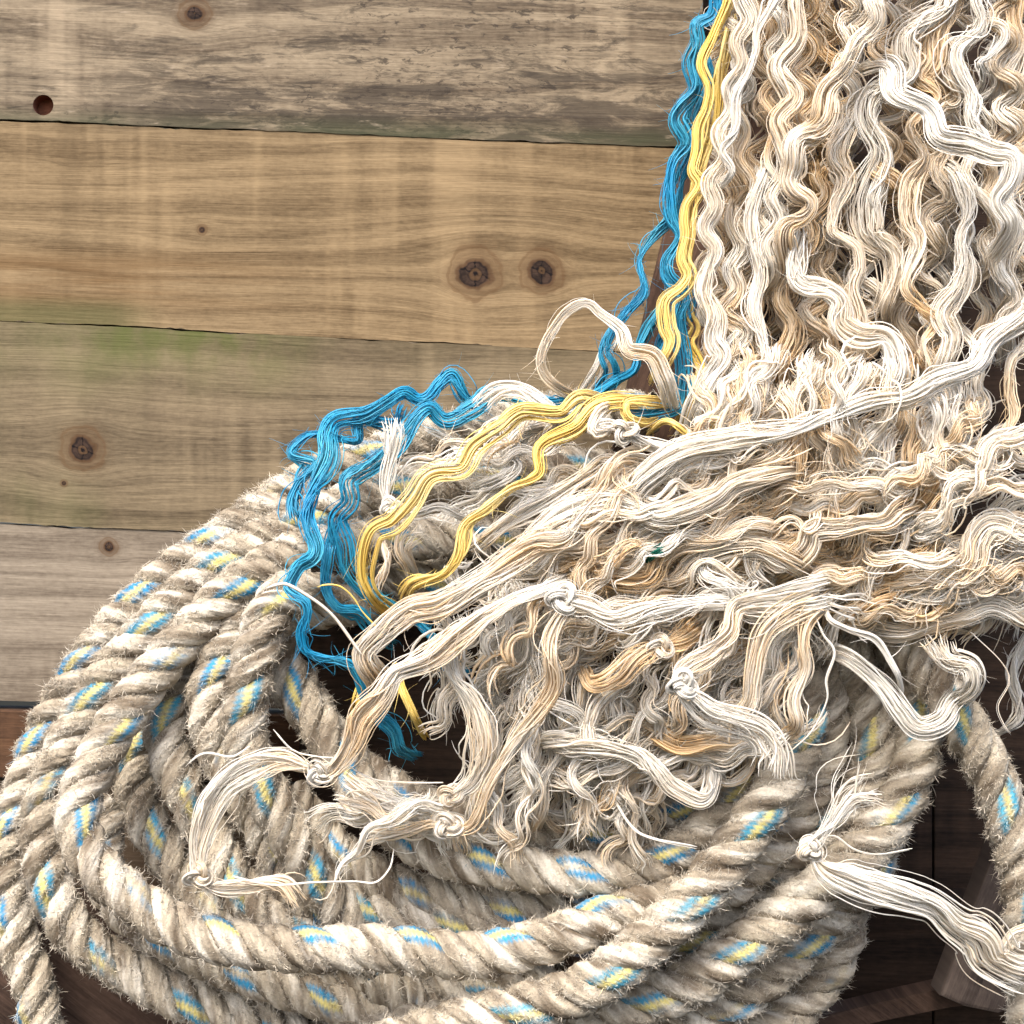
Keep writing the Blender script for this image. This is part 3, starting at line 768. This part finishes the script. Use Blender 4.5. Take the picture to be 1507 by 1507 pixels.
# ----------------------------------------------------------------------------
# the curtain of cream strands
GC = 'crimped cream strands hanging in the curtain'
CUR = [  # label, points, depth, width, fibres, options
    ('white crimped strand at the left edge of the curtain, next to the yellow strand',
     [(1090, -30), (1092, 0), (1103, 32), (1084, 63), (1091, 98), (1072, 130), (1077, 163), (1060, 197), (1066, 232), (1044, 267), (1052, 302), (1038, 337), (1054, 368), (1042, 400), (1037, 432), (1052, 467), (1050, 502), (1062, 525), (1046, 558), (1028, 602), (1020, 640)], [.125, .125, .13, .14], 33, 26, dict(tan=.12)),
    ('thin white strand crossing the left edge strand near the picture top',
     [(1160, -40), (1141, 5), (1112, 44), (1112, 76), (1104, 106), (1086, 140), (1082, 190), (1062, 222), (1078, 250), (1060, 272), (1044, 262)], [.13, .135, .135], 17, 14, dict(tan=.08)),
    ('wavy white strand with deep curls, second from the left edge of the curtain',
     [(1172, -40), (1166, 0), (1170, 55), (1144, 98), (1168, 144), (1142, 178), (1148, 210), (1154, 255), (1134, 290), (1146, 325), (1128, 360), (1140, 400), (1128, 430)], [.125, .13, .13], 33, 26, dict(tan=.2)),
    ('broad cream lock slanting down leftwards from the picture top',
     [(1310, -50), (1296, 0), (1275, 58), (1238, 95), (1216, 163), (1172, 222), (1164, 262), (1190, 300), (1160, 340), (1165, 390)], [.13, .14, .14], 44, 36, dict(tan=.45, A=5, lam=80)),
    ('bright white strand zigzagging across the curtain towards the right edge',
     [(1262, 92), (1306, 100), (1316, 139), (1364, 163), (1380, 202), (1424, 214), (1459, 228), (1487, 236), (1482, 267), (1467, 297), (1487, 332), (1478, 370)], [.115, .15, .155, .155], 36, 30, dict(tan=.02, flat=.4, frizz=.7)),
    ('loose white strand with dark gaps between its fibres, left of the zigzag',
     [(1400, -20), (1386, 12), (1332, 44), (1324, 76), (1332, 105), (1290, 132), (1277, 174), (1296, 222), (1284, 258), (1270, 292), (1272, 337), (1280, 352), (1308, 376), (1309, 416), (1300, 452), (1308, 482)], [.12, .125, .12], 42, 26, dict(tan=.04, frizz=1.1)),
    ('golden strand with tight waves in the middle of the curtain',
     [(1410, -30), (1406, 12), (1378, 53), (1371, 93), (1354, 116), (1377, 146), (1338, 186), (1360, 232), (1338, 270), (1339, 325), (1350, 358), (1330, 420), (1352, 451), (1376, 476), (1360, 506), (1372, 544), (1360, 580)], [.11, .12, .13, .13], 32, 26, dict(tan=.68)),
    ('glossy white strand with wide curls, right of the golden one at the picture top',
     [(1436, -30), (1436, 0), (1444, 40), (1414, 74), (1420, 104), (1434, 139), (1434, 176), (1452, 207), (1430, 240), (1426, 266), (1458, 302), (1478, 340), (1474, 392), (1494, 428), (1487, 463)], [.12, .125, .125], 32, 26, dict(tan=.16)),
    ('small white loop curling out near the upper right corner',
     [(1440, 20), (1470, 36), (1476, 56), (1455, 80), (1440, 92), (1452, 112), (1446, 135)], .125, 14, 11, dict(tan=.05)),
    ('tan strand hanging along the right picture edge at the top',
     [(1500, -30), (1492, 30), (1500, 70), (1482, 120), (1502, 170), (1505, 205), (1500, 250)], .11, 28, 22, dict(tan=.6)),
    ('white strand with even waves below the zigzag, in the right of the curtain',
     [(1404, 220), (1412, 262), (1425, 312), (1416, 350), (1421, 393), (1411, 428), (1388, 463), (1402, 497), (1392, 532), (1376, 570)], [.125, .13, .135], 40, 32, dict(tan=.12)),
    ('bright white strand stepping down to the right above the tangle',
     [(1190, 320), (1176, 350), (1168, 385), (1178, 416), (1216, 426), (1237, 445), (1238, 476), (1266, 493), (1301, 494), (1316, 522), (1318, 560), (1325, 590)], [.13, .145, .15], 34, 28, dict(tan=.05, flat=.4)),
    ('cream strand with square steps in the centre of the curtain',
     [(1262, 130), (1242, 185), (1225, 228), (1240, 265), (1224, 310), (1222, 345), (1260, 362), (1267, 395), (1255, 427), (1262, 470), (1254, 520), (1266, 560)], [.12, .125, .125], 34, 26, dict(tan=.22)),
    ('white strand left of centre that twists over a tan one near the curtain foot',
     [(1135, 225), (1112, 290), (1105, 335), (1119, 400), (1110, 450), (1123, 497), (1131, 545), (1122, 590), (1135, 620)], [.125, .13, .135], 30, 24, dict(tan=.1)),
    ('cream strand winding close behind the left edge strand in the lower curtain',
     [(1092, 275), (1078, 322), (1093, 362), (1074, 396), (1082, 428), (1064, 463), (1096, 490), (1072, 525), (1090, 560), (1082, 610)], [.115, .12, .13], 32, 26, dict(tan=.25)),
    ('tan strand with a bright bend under the broad slanting lock',
     [(1215, 230), (1205, 262), (1212, 290), (1186, 320), (1192, 355), (1160, 400), (1150, 440), (1166, 480), (1150, 530), (1160, 580)], [.12, .12], 34, 28, dict(tan=.75)),
    ('white strand at the right edge bending in above the tangle',
     [(1530, 440), (1504, 466), (1460, 500), (1432, 538), (1380, 558), (1332, 586), (1274, 592), (1228, 610), (1180, 628), (1120, 640), (1066, 650), (1000, 666), (950, 702), (928, 735), (905, 760)], [.12, .14, .165, .17, .17, .16], 34, 28, dict(tan=.06, frizz=.9)),
    ('white strand hanging in a dark gap near the right edge below the curtain',
     [(1420, 470), (1440, 530), (1437, 568), (1446, 602), (1416, 627), (1420, 656), (1424, 693), (1408, 720)], .125, 26, 20, dict(tan=.05, frizz=1.2)),
    ('cream strand hanging at the right picture edge beside the dark gap',
     [(1520, 500), (1488, 530), (1484, 575), (1494, 610), (1480, 645), (1492, 690)], .13, 32, 26, dict(tan=.35)),
    ('white strand running down the right edge of the curtain at mid height',
     [(1500, 250), (1488, 300), (1502, 345), (1484, 395), (1500, 440), (1480, 480), (1500, 530)], .12, 34, 26, dict(tan=.18)),
    ('tan strand between the golden strand and the loose white one',
     [(1320, 300), (1345, 335), (1318, 380), (1338, 430), (1322, 470), (1345, 510), (1330, 560), (1348, 600)], .11, 30, 24, dict(tan=.5)),
    ('pale strand behind the even waved white one, tan towards its foot',
     [(1440, 340), (1452, 380), (1436, 420), (1455, 460), (1442, 500), (1460, 545)], .105, 32, 24, dict(tan=.3)),
]
for lab, pts, d, w, n, kw in CUR:
    strand('crimped_strand', lab, pts, d, w * .84, n, group=GC, **{'frizz': 1.0, 'hairs': 1.2, 'lag': 4, **kw})

# the strands hanging further back, counted from the left
ORD = ['first', 'second', 'third', 'fourth', 'fifth', 'sixth', 'seventh', 'eighth', 'ninth', 'tenth', 'eleventh', 'twelfth', 'thirteenth', 'fourteenth', 'fifteenth', 'sixteenth', 'seventeenth', 'eighteenth', 'nineteenth', 'twentieth']
GBK = 'strands hanging in the back of the curtain'
xs = [1062, 1086, 1110, 1134, 1158, 1182, 1206, 1230, 1252, 1335, 1360, 1388, 1412, 1478, 1502]
tn = [.3, .55, .35, .7, .4, .6, .75, .45, .3, .6, .4, .65, .35, .3, .5]
for i, x in enumerate(xs):
    drift = -30 if i < 5 else -12
    end = 660 if i < 13 else 560
    pts = [(x + drift * y / 600 + rng.normal(0, 5), y) for y in range(-40, end, 70)]
    tone = 'tan' if tn[i] >= .5 else 'pale cream'
    strand('crimped_strand', f'{tone} back strand of the curtain, {ORD[i]} back one from the left', pts, [.072 + .02 * (i % 2), .095 + .015 * (i % 2)],
           30, 24, group=GBK, A=rng.uniform(9, 13), lam=rng.uniform(62, 76), tan=tn[i], frizz=1.1, hairs=.8, lag=6)
xs = [1108, 1124, 1146, 1190, 1204, 1222, 1246, 1268, 1290, 1316, 1386, 1402, 1462, 1496]
for i, x in enumerate(xs):
    y0 = [-40, 330, -40, -40, 360, 340, -40, 380, 300, -40, 200, 20, 60, -40][i]; y1 = [350, 660, 420, 290, 680, 670, 230, 650, 660, 330, 640, 400, 440, 380][i]
    pts = [(x - 22 * y / 600 + rng.normal(0, 6), y) for y in range(y0, y1, 60)]
    tt = [.3, .55, .4, .6, .25, .65, .35, .3, .5, .55, .4, .25, .2, .5][i]
    strand('crimped_strand', f'{"tan" if tt >= .5 else "pale cream"} strand halfway deep in the curtain, {ORD[i]} such from the left', pts, [.108, .124],
           24, 20, group='strands hanging halfway deep in the curtain', A=rng.uniform(9, 13), lam=rng.uniform(62, 76), tan=tt, frizz=1., hairs=.9)

# ----------------------------------------------------------------------------
# the tangle of cream strands lying over the coil
GT = 'unlaid cream strands lying in the tangle'
TAN = [
    # the strands spreading from one point right of centre
    ('white strand from the spreading point to a spiral knot, ending in a brush', [(1240, 862), (1225, 866), (1150, 878), (1085, 890), (1072, 930), (1046, 962), (1006, 984), (1000, 1010), (1018, 1032), (1040, 1052), (1072, 1064), (1114, 1078), (1134, 1105), (1130, 1142)], [.165, .175, .185, .185, .18], 37, 30, dict(tan=.06, flat=.4, fray=(0, .9)), ((.62, 22),)),
    ('tan strand falling in an S from the spreading point, left of the other falling one', [(1230, 868), (1215, 880), (1165, 900), (1128, 932), (1110, 992), (1106, 1032), (1085, 1062), (1080, 1090)], [.165, .175, .165], 28, 22, dict(tan=.45, fray=(0, .5)), ()),
    ('cream strand falling straight down from the spreading point, ending above the coil', [(1232, 872), (1215, 890), (1190, 915), (1183, 950), (1187, 985), (1169, 1030), (1174, 1072), (1150, 1098)], [.165, .17, .165], 27, 22, dict(tan=.38), ()),
    ('thin white strand falling right from the spreading point into the broad white swag', [(1226, 870), (1221, 908), (1250, 924), (1287, 937), (1306, 960), (1326, 1000), (1345, 1030)], [.17, .165], 14, 12, dict(tan=.02, frizz=.4, hairs=.2), ()),
    ('broad white swag of a strand in front of the two right rope turns', [(1212, 962), (1232, 957), (1259, 970), (1298, 1006), (1328, 1042), (1352, 1066), (1380, 1060), (1402, 1040), (1425, 1030)], [.15, .16, .16], 36, 24, dict(tan=.03, frizz=.6, flat=.35, hairs=.2), ()),
    ('white frayed bunch above the single right rope, hooked down onto it', [(1375, 930), (1384, 950), (1396, 968), (1430, 980), (1436, 1015), (1422, 1040)], [.155, .16], 44, 22, dict(tan=.05, frizz=1.0, fray=(.5, 0)), ()),
    # left of the spreading point
    ('white strand running left along the middle of the tangle into a knot', [(1130, 884), (1090, 886), (1035, 885), (965, 894), (905, 910), (868, 893), (840, 884), (822, 876)], [.165, .18, .175], 32, 26, dict(tan=.08), ((.985, 20),)),
    ('prominent pale strand coming down leftwards over the ends of the two yellow strands', [(985, 690), (955, 700), (900, 733), (862, 760), (830, 792), (790, 802), (745, 835), (700, 862), (650, 890), (606, 900), (566, 929), (536, 962), (549, 1000), (552, 1020)], [.155, .165, .17, .175, .165], 40, 32, dict(tan=.28), ()),
    ('longest white strand, crossing the coil to a knot and brush at lower left', [(842, 850), (770, 880), (720, 905), (676, 933), (632, 966), (580, 986), (559, 1020), (529, 1054), (516, 1092), (500, 1122), (476, 1140), (415, 1118), (350, 1140), (318, 1168), (298, 1215), (290, 1260), (300, 1300), (350, 1306), (415, 1298), (446, 1330)], [.17, .175, .18, .17, .155, .15, .15], 34, 28, dict(tan=.22, fray=(0, .8)), ((.515, 17), (.835, 20))),
    ('tan tinted strand falling to a knot on the inner rope turn, with a white tail', [(870, 880), (835, 900), (815, 936), (812, 970), (815, 1010), (790, 1052), (757, 1090), (722, 1150), (700, 1196), (682, 1216), (640, 1212), (590, 1226), (530, 1238)], [.175, .18, .165, .155, .15], 30, 24, dict(tan=.4, fray=(0, .7)), ((.80, 19),)),
    ('white strand hanging in loose loops left of the tan tinted one', [(662, 925), (657, 985), (690, 1035), (702, 1090), (692, 1145), (662, 1170), (632, 1188), (585, 1188), (540, 1166), (500, 1150)], [.165, .165, .15, .15], 32, 20, dict(tan=.15, frizz=1.3), ((.62, 14),)),
    ('white crimped strand lying along the lower edge of the tangle', [(790, 1105), (802, 1094), (866, 1092), (938, 1104), (966, 1133), (988, 1164), (1032, 1182), (1054, 1156), (1060, 1130)], [.155, .165, .16], 33, 28, dict(tan=.08), ()),
    ('white strand doubling back under the lower edge strand', [(800, 1098), (792, 1125), (760, 1150), (735, 1165)], [.155, .15], 24, 18, dict(tan=.03, fray=(0, .8)), ()),
    ('tan knotted strand left of the spiral knot, hanging like a garland', [(1040, 925), (1005, 940), (968, 950), (938, 968), (912, 998), (873, 1013), (858, 990)], [.165, .175, .17], 30, 24, dict(tan=.6), ((.35, 19),)),
    ('twisted tan strand lying right of the lower edge, below the white brush', [(940, 1062), (965, 1082), (1002, 1100), (1050, 1094), (1085, 1098), (1120, 1080), (1155, 1085)], [.15, .155, .15], 32, 26, dict(tan=.7, frizz=.5), ()),
    ('tan strand end curling under the white brush at right', [(1040, 1120), (1070, 1150), (1100, 1130), (1112, 1100), (1150, 1085)], .145, 26, 20, dict(tan=.5), ()),
    ('small knotted strand hanging at the foot of the tangle, with a frayed tan tail', [(985, 1085), (960, 1120), (930, 1150), (901, 1172), (868, 1198), (845, 1232)], [.145, .145, .14], 24, 20, dict(tan=.5, fray=(.3, .9)), ((.62, 13),)),
    ('white tassel hanging over the inner rope turn left of the small knot', [(850, 1085), (822, 1115), (798, 1150), (793, 1190), (784, 1236)], [.15, .145], 25, 20, dict(tan=.15, fray=(.6, 0), pinch=(0, .3)), ()),
    # the upper left of the tangle
    ('cream strand arching high over the blue strands against the plank wall', [(1000, 600), (990, 585), (975, 552), (960, 524), (925, 514), (914, 486), (885, 462), (862, 447), (828, 465), (800, 512), (798, 542), (816, 566), (850, 582)], [.14, .14, .12, .11, .10], 21, 14, dict(tan=.22, frizz=.6), ()),
    ('short white strand standing inside the cream arch', [(858, 582), (878, 548), (892, 516), (906, 488)], .10, 17, 13, dict(tan=.02), ()),
    ('small white crimped strand at the coil top above the yellow strands', [(700, 606), (733, 577), (770, 578), (802, 600), (842, 614)], [.12, .13], 24, 20, dict(tan=.02, fray=(.5, 0)), ()),
    ('white tuft with a knot left of the upper yellow strand', [(588, 612), (583, 650), (568, 705), (573, 745), (612, 752), (650, 746), (700, 772)], [.135, .14], 17, 15, dict(tan=.02, fray=(.9, 0)), ((.5, 15),)),
    ('wavy white strand between the two yellow strands', [(800, 622), (765, 638), (750, 665), (764, 686), (742, 706), (695, 722)], [.12, .13], 26, 20, dict(tan=.15, frizz=1.2), ()),
    ('frayed end standing up between the yellow strands, like a small brush', [(612, 862), (606, 832), (598, 805), (620, 778)], [.12, .13], 20, 18, dict(tan=.2, fray=(0, 1.3)), ()),
    ('frayed scrap hanging beside the upper yellow strand', [(560, 800), (570, 830), (562, 856), (556, 874)], .13, 13, 12, dict(tan=.3, fray=(0, 1.)), ()),
    ('white knotted strand at the top of the tangle by the curled yellow ends', [(900, 592), (884, 608), (876, 634), (905, 628), (950, 654), (1005, 662), (1062, 642)], [.16, .165, .16], 27, 22, dict(tan=.14), ((.38, 19),)),
    ('long cream strand rising from the lower yellow strand to the white knot', [(690, 812), (750, 768), (810, 736), (866, 700), (893, 681), (935, 696), (962, 680), (1012, 662), (1080, 640)], [.145, .155, .16], 30, 24, dict(tan=.4), ()),
    ('broad white strand with flowing waves, uppermost of the broad ones in the tangle', [(720, 848), (770, 812), (800, 783), (842, 756), (893, 736), (933, 747), (968, 764), (1012, 754), (1058, 736), (1083, 716), (1132, 702), (1190, 690)], [.15, .165, .175, .17], 44, 36, dict(tan=.2), ()),
    ('cream strand below the broad flowing one, waving towards the green cord', [(745, 845), (800, 802), (845, 790), (883, 806), (925, 790), (955, 770), (1012, 762), (1060, 768)], [.15, .16, .165], 38, 30, dict(tan=.33), ()),
    ('tan strand passing under the green cord with two waves', [(770, 848), (825, 838), (852, 830), (900, 850), (955, 852), (975, 818), (1005, 800), (1060, 796), (1112, 776), (1172, 790)], [.15, .165, .17], 32, 26, dict(tan=.62), ()),
    ('pale strand arching right of the green cord', [(975, 890), (1010, 850), (1026, 830), (1066, 812), (1115, 806), (1160, 828), (1205, 850)], [.16, .17], 34, 28, dict(tan=.35), ()),
    ('cream strand crossing the upper middle of the tangle', [(1110, 760), (1180, 746), (1238, 742), (1274, 730), (1302, 709), (1326, 698), (1370, 680)], [.16, .165], 26, 20, dict(tan=.45, A=5, lam=60), ()),
    ('wavy tan and white strand above the spreading point', [(1150, 850), (1173, 821), (1187, 804), (1196, 780), (1238, 776), (1268, 770), (1302, 766), (1322, 748), (1360, 735)], [.165, .17], 30, 26, dict(tan=.35), ()),
    ('cream strand with a deep dip near the right picture edge', [(1300, 862), (1325, 851), (1366, 842), (1412, 852), (1431, 828), (1438, 797), (1462, 774), (1506, 786), (1530, 780)], [.16, .165], 32, 26, dict(tan=.4), ()),
    ('white strand right of the spreading point, below the dipping one', [(1300, 892), (1325, 880), (1370, 868), (1405, 878), (1448, 868), (1472, 842), (1520, 832)], [.155, .155], 30, 24, dict(tan=.1, frizz=1.2), ()),
    ('golden tipped strand lowest at the right, above the dark corner', [(1285, 915), (1333, 924), (1389, 914), (1424, 907), (1456, 891), (1484, 895), (1506, 908), (1530, 925)], [.15, .15], 30, 24, dict(tan=.5), ()),
    ('white looped strand by the right edge in front of the dark gap', [(1535, 638), (1500, 643), (1466, 651), (1449, 680), (1456, 711), (1402, 736), (1384, 770), (1340, 792)], [.15, .155, .165], 30, 22, dict(tan=.06), ()),
    ('cream strand falling from the curtain foot into the tangle right of its middle', [(1400, 590), (1382, 622), (1360, 650), (1382, 690), (1368, 728), (1340, 760)], [.14, .15], 30, 24, dict(tan=.4), ()),
    ('white strand dangling at the far right over the dark boards', [(1520, 925), (1497, 968), (1491, 1008), (1503, 1050), (1487, 1074), (1464, 1096)], .11, 21, 16, dict(tan=.02), ()),
    # lower right, in front of the coil
    ('white strand stretched out to the lower right corner from a tufted knot', [(1190, 1248), (1200, 1268), (1216, 1286), (1256, 1306), (1287, 1316), (1332, 1326), (1372, 1337), (1400, 1362), (1436, 1384), (1448, 1410), (1476, 1432), (1515, 1448)], [.165, .165, .15, .14], 60, 24, dict(tan=.03, frizz=.8, flat=.3, hairs=.1, pinch=(.75, 0), fray=(0, .1), fib=4.2), ((.01, 15),)),
    ('tufted white brush pointing up right from the knot on the right rope turns', [(1190, 1250), (1206, 1232), (1228, 1208), (1256, 1175), (1296, 1162)], [.165, .165], 28, 20, dict(tan=.03, fray=(0, 1.4), pinch=(.5, 0), frizz=1.2, dip=0), ()),
    ('single white yarn end sticking out right of the tufted knot', [(1200, 1240), (1226, 1230), (1256, 1250), (1292, 1258), (1343, 1250)], .165, 5, 5, dict(tan=.02, frizz=.25, hairs=0, dip=0), ()),
    ('cream strand curling in from the right edge at the lower right corner', [(1530, 1352), (1507, 1364), (1486, 1374), (1466, 1405), (1448, 1425), (1446, 1400)], .14, 18, 12, dict(tan=.35, fib=4, hairs=.1, frizz=.6), ()),
]
for lab, pts, d, w, n, kw, kn in TAN:
    strand('unlaid_strand', lab, pts, d, w, n, group=GT, knots=kn, **{'frizz': .9, 'hairs': .9, **kw})

# thin single threads
GL = 'loose single threads'
THR = [
    ('loose white thread curving over the left rope turns to the middle of the coil', [(400, 1070), (431, 1103), (470, 1113), (500, 1117), (526, 1136), (566, 1150), (652, 1151)], .165),
    ('short white thread arching over the left rope turns', [(272, 1130), (290, 1112), (309, 1107), (342, 1113), (368, 1097)], .14),
    ('white thread curling away from the brush at the lower left knot', [(345, 1290), (400, 1302), (465, 1299), (520, 1298), (553, 1299), (574, 1276), (579, 1248)], .165),
    ('white thread arching across the blue strand and the dark coil centre', [(391, 866), (408, 861), (428, 863), (483, 900), (523, 949), (533, 962)], .175),
    ('thin white thread dangling below the tangle at the right', [(1428, 930), (1472, 973), (1485, 1003), (1468, 1039), (1478, 1068), (1490, 1082)], .15),
    ('white thread crossing the falling cream strands', [(1202, 910), (1212, 935), (1228, 960), (1216, 1000), (1217, 1030), (1195, 1075), (1162, 1108)], .18),
    ('white thread lying on the inner rope turn below the small knot', [(903, 1176), (930, 1218), (962, 1235), (1026, 1247)], .15),
]
for lab, pts, d in THR:
    strand('loose_thread', lab, pts, d, 2.5, 2, cat='thread', group=GL, dip=0, tan=.05, frizz=.2, hairs=0, fib=2.6)
strand('loose_thread', 'loose yellow thread beside the upper yellow strand over the dark coil centre', [(463, 866), (478, 861), (500, 863), (520, 880), (533, 900), (556, 925)], .16, 2.5, 2, cat='thread', group=GL, dip=0, pal='yellow', frizz=.2, hairs=0, fib=2.6)

# ----------------------------------------------------------------------------
# the matted fibres under the named strands: nobody could count these
mb = MB()
fld = [  # x range, y range, heading (degrees, picture), depth, count, tan
    ((1040, 1480), (640, 880), 165, .150, 70, .5),
    ((880, 1200), (690, 870), 160, .148, 46, .42),
    ((720, 1000), (800, 960), 145, .145, 30, .3),
    ((780, 1150), (900, 1080), 120, .140, 46, .25),
    ((640, 860), (900, 1080), 100, .135, 18, .15),
    ((800, 1100), (1060, 1170), 170, .135, 22, .2),
    ((1040, 1230), (580, 690), 100, .142, 34, .42),
    ((1230, 1420), (590, 720), 110, .140, 26, .35),
    ((1200, 1500), (840, 910), 175, .138, 30, .4),
    ((640, 800), (640, 760), 150, .115, 12, .2),
    ((440, 660), (1150, 1215), 185, .140, 6, .25),
    ((680, 1010), (1110, 1200), 95, .137, 30, .2),
    ((640, 780), (900, 1010), 110, .140, 16, .15),
    ((880, 1130), (980, 1120), 130, .140, 26, .3),
    ((1040, 1260), (590, 680), 95, .146, 22, .4),
    ((1460, 1520), (700, 900), 120, .135, 12, .3),
]
for (xa, xb), (ya, yb), hd, d, cnt, tn_ in fld:
    for _ in range(int(cnt * .85)):
        x, y = rng.uniform(xa, xb), rng.uniform(ya, yb)
        a = math.radians(hd + rng.normal(0, 20)); L = rng.uniform(110, 250)
        k = rng.normal(0, .55)
        pts = []
        for t in np.linspace(-.5, .5, 6):
            aa = a + k * t
            pts.append((x + math.cos(aa) * L * t, y + math.sin(aa) * L * t))
        dd = d + rng.uniform(-.016, .022)
        C, s = spline(path(pts, [dd - .008, dd + .004, dd, dd - .008]), 6 * PX)
        bundle(mb, C, s, rng.uniform(13, 30), int(rng.integers(8, 16)), tan=tn_ - .1 + rng.normal(0, .15), A=rng.uniform(4, 9), lam=rng.uniform(56, 82),
               frizz=1.3, fray=(.5, .5), hairs=.8, fib=2.9)
o = mb.build('matted_fibres', M['fibre'], None)
tag(o, 'matted mass of fine cream fibres filling the tangle beneath the single strands', 'fibres', kind='stuff')

# ----------------------------------------------------------------------------
# light, sky, camera
SUN_EL, SUN_AZ = 52, 200          # azimuth clockwise from +Y: from the camera side, a little to the left
w_ = bpy.data.worlds.new('World'); scene.world = w_; w_.use_nodes = True
nt = w_.node_tree; nt.nodes.clear()
sky = nt.nodes.new('ShaderNodeTexSky'); sky.sky_type = 'NISHITA'; sky.sun_disc = False
sky.dust_density = 4.0; sky.ozone_density = .8; sky.air_density = .9
sky.sun_elevation = math.radians(SUN_EL); sky.sun_rotation = math.radians(SUN_AZ)
bg = nt.nodes.new('ShaderNodeBackground'); bg.inputs['Strength'].default_value = .15
wo = nt.nodes.new('ShaderNodeOutputWorld')
nt.links.new(sky.outputs[0], bg.inputs[0]); nt.links.new(bg.outputs[0], wo.inputs[0])
sl = bpy.data.lights.new('sun', 'SUN'); sl.energy = 1.35; sl.angle = math.radians(24); sl.color = (1, .965, .91)
so = bpy.data.objects.new('sun', sl); COL.objects.link(so)
e, az = math.radians(SUN_EL), math.radians(SUN_AZ)
dirv = mathutils.Vector((math.sin(az) * math.cos(e), math.cos(az) * math.cos(e), math.sin(e)))
so.rotation_euler = dirv.to_track_quat('Z', 'Y').to_euler(); so.location = dirv * 3

cam = bpy.data.cameras.new('camera'); co = bpy.data.objects.new('camera', cam); COL.objects.link(co)
cam.sensor_width = 36; cam.sensor_fit = 'HORIZONTAL'; cam.lens = 18 / HALF
cam.clip_start = .01; cam.clip_end = 200
co.location = (0, -CAM_D, 0); co.rotation_euler = (math.pi / 2, 0, 0)
scene.camera = co
scene.view_settings.view_transform = 'Standard'
scene.view_settings.look = 'None'
scene.view_settings.exposure = 1.6
scene.view_settings.gamma = 1
scene.view_settings.use_curve_mapping = False
scene.cycles.max_bounces = 10; scene.cycles.diffuse_bounces = 8; scene.cycles.transmission_bounces = 4
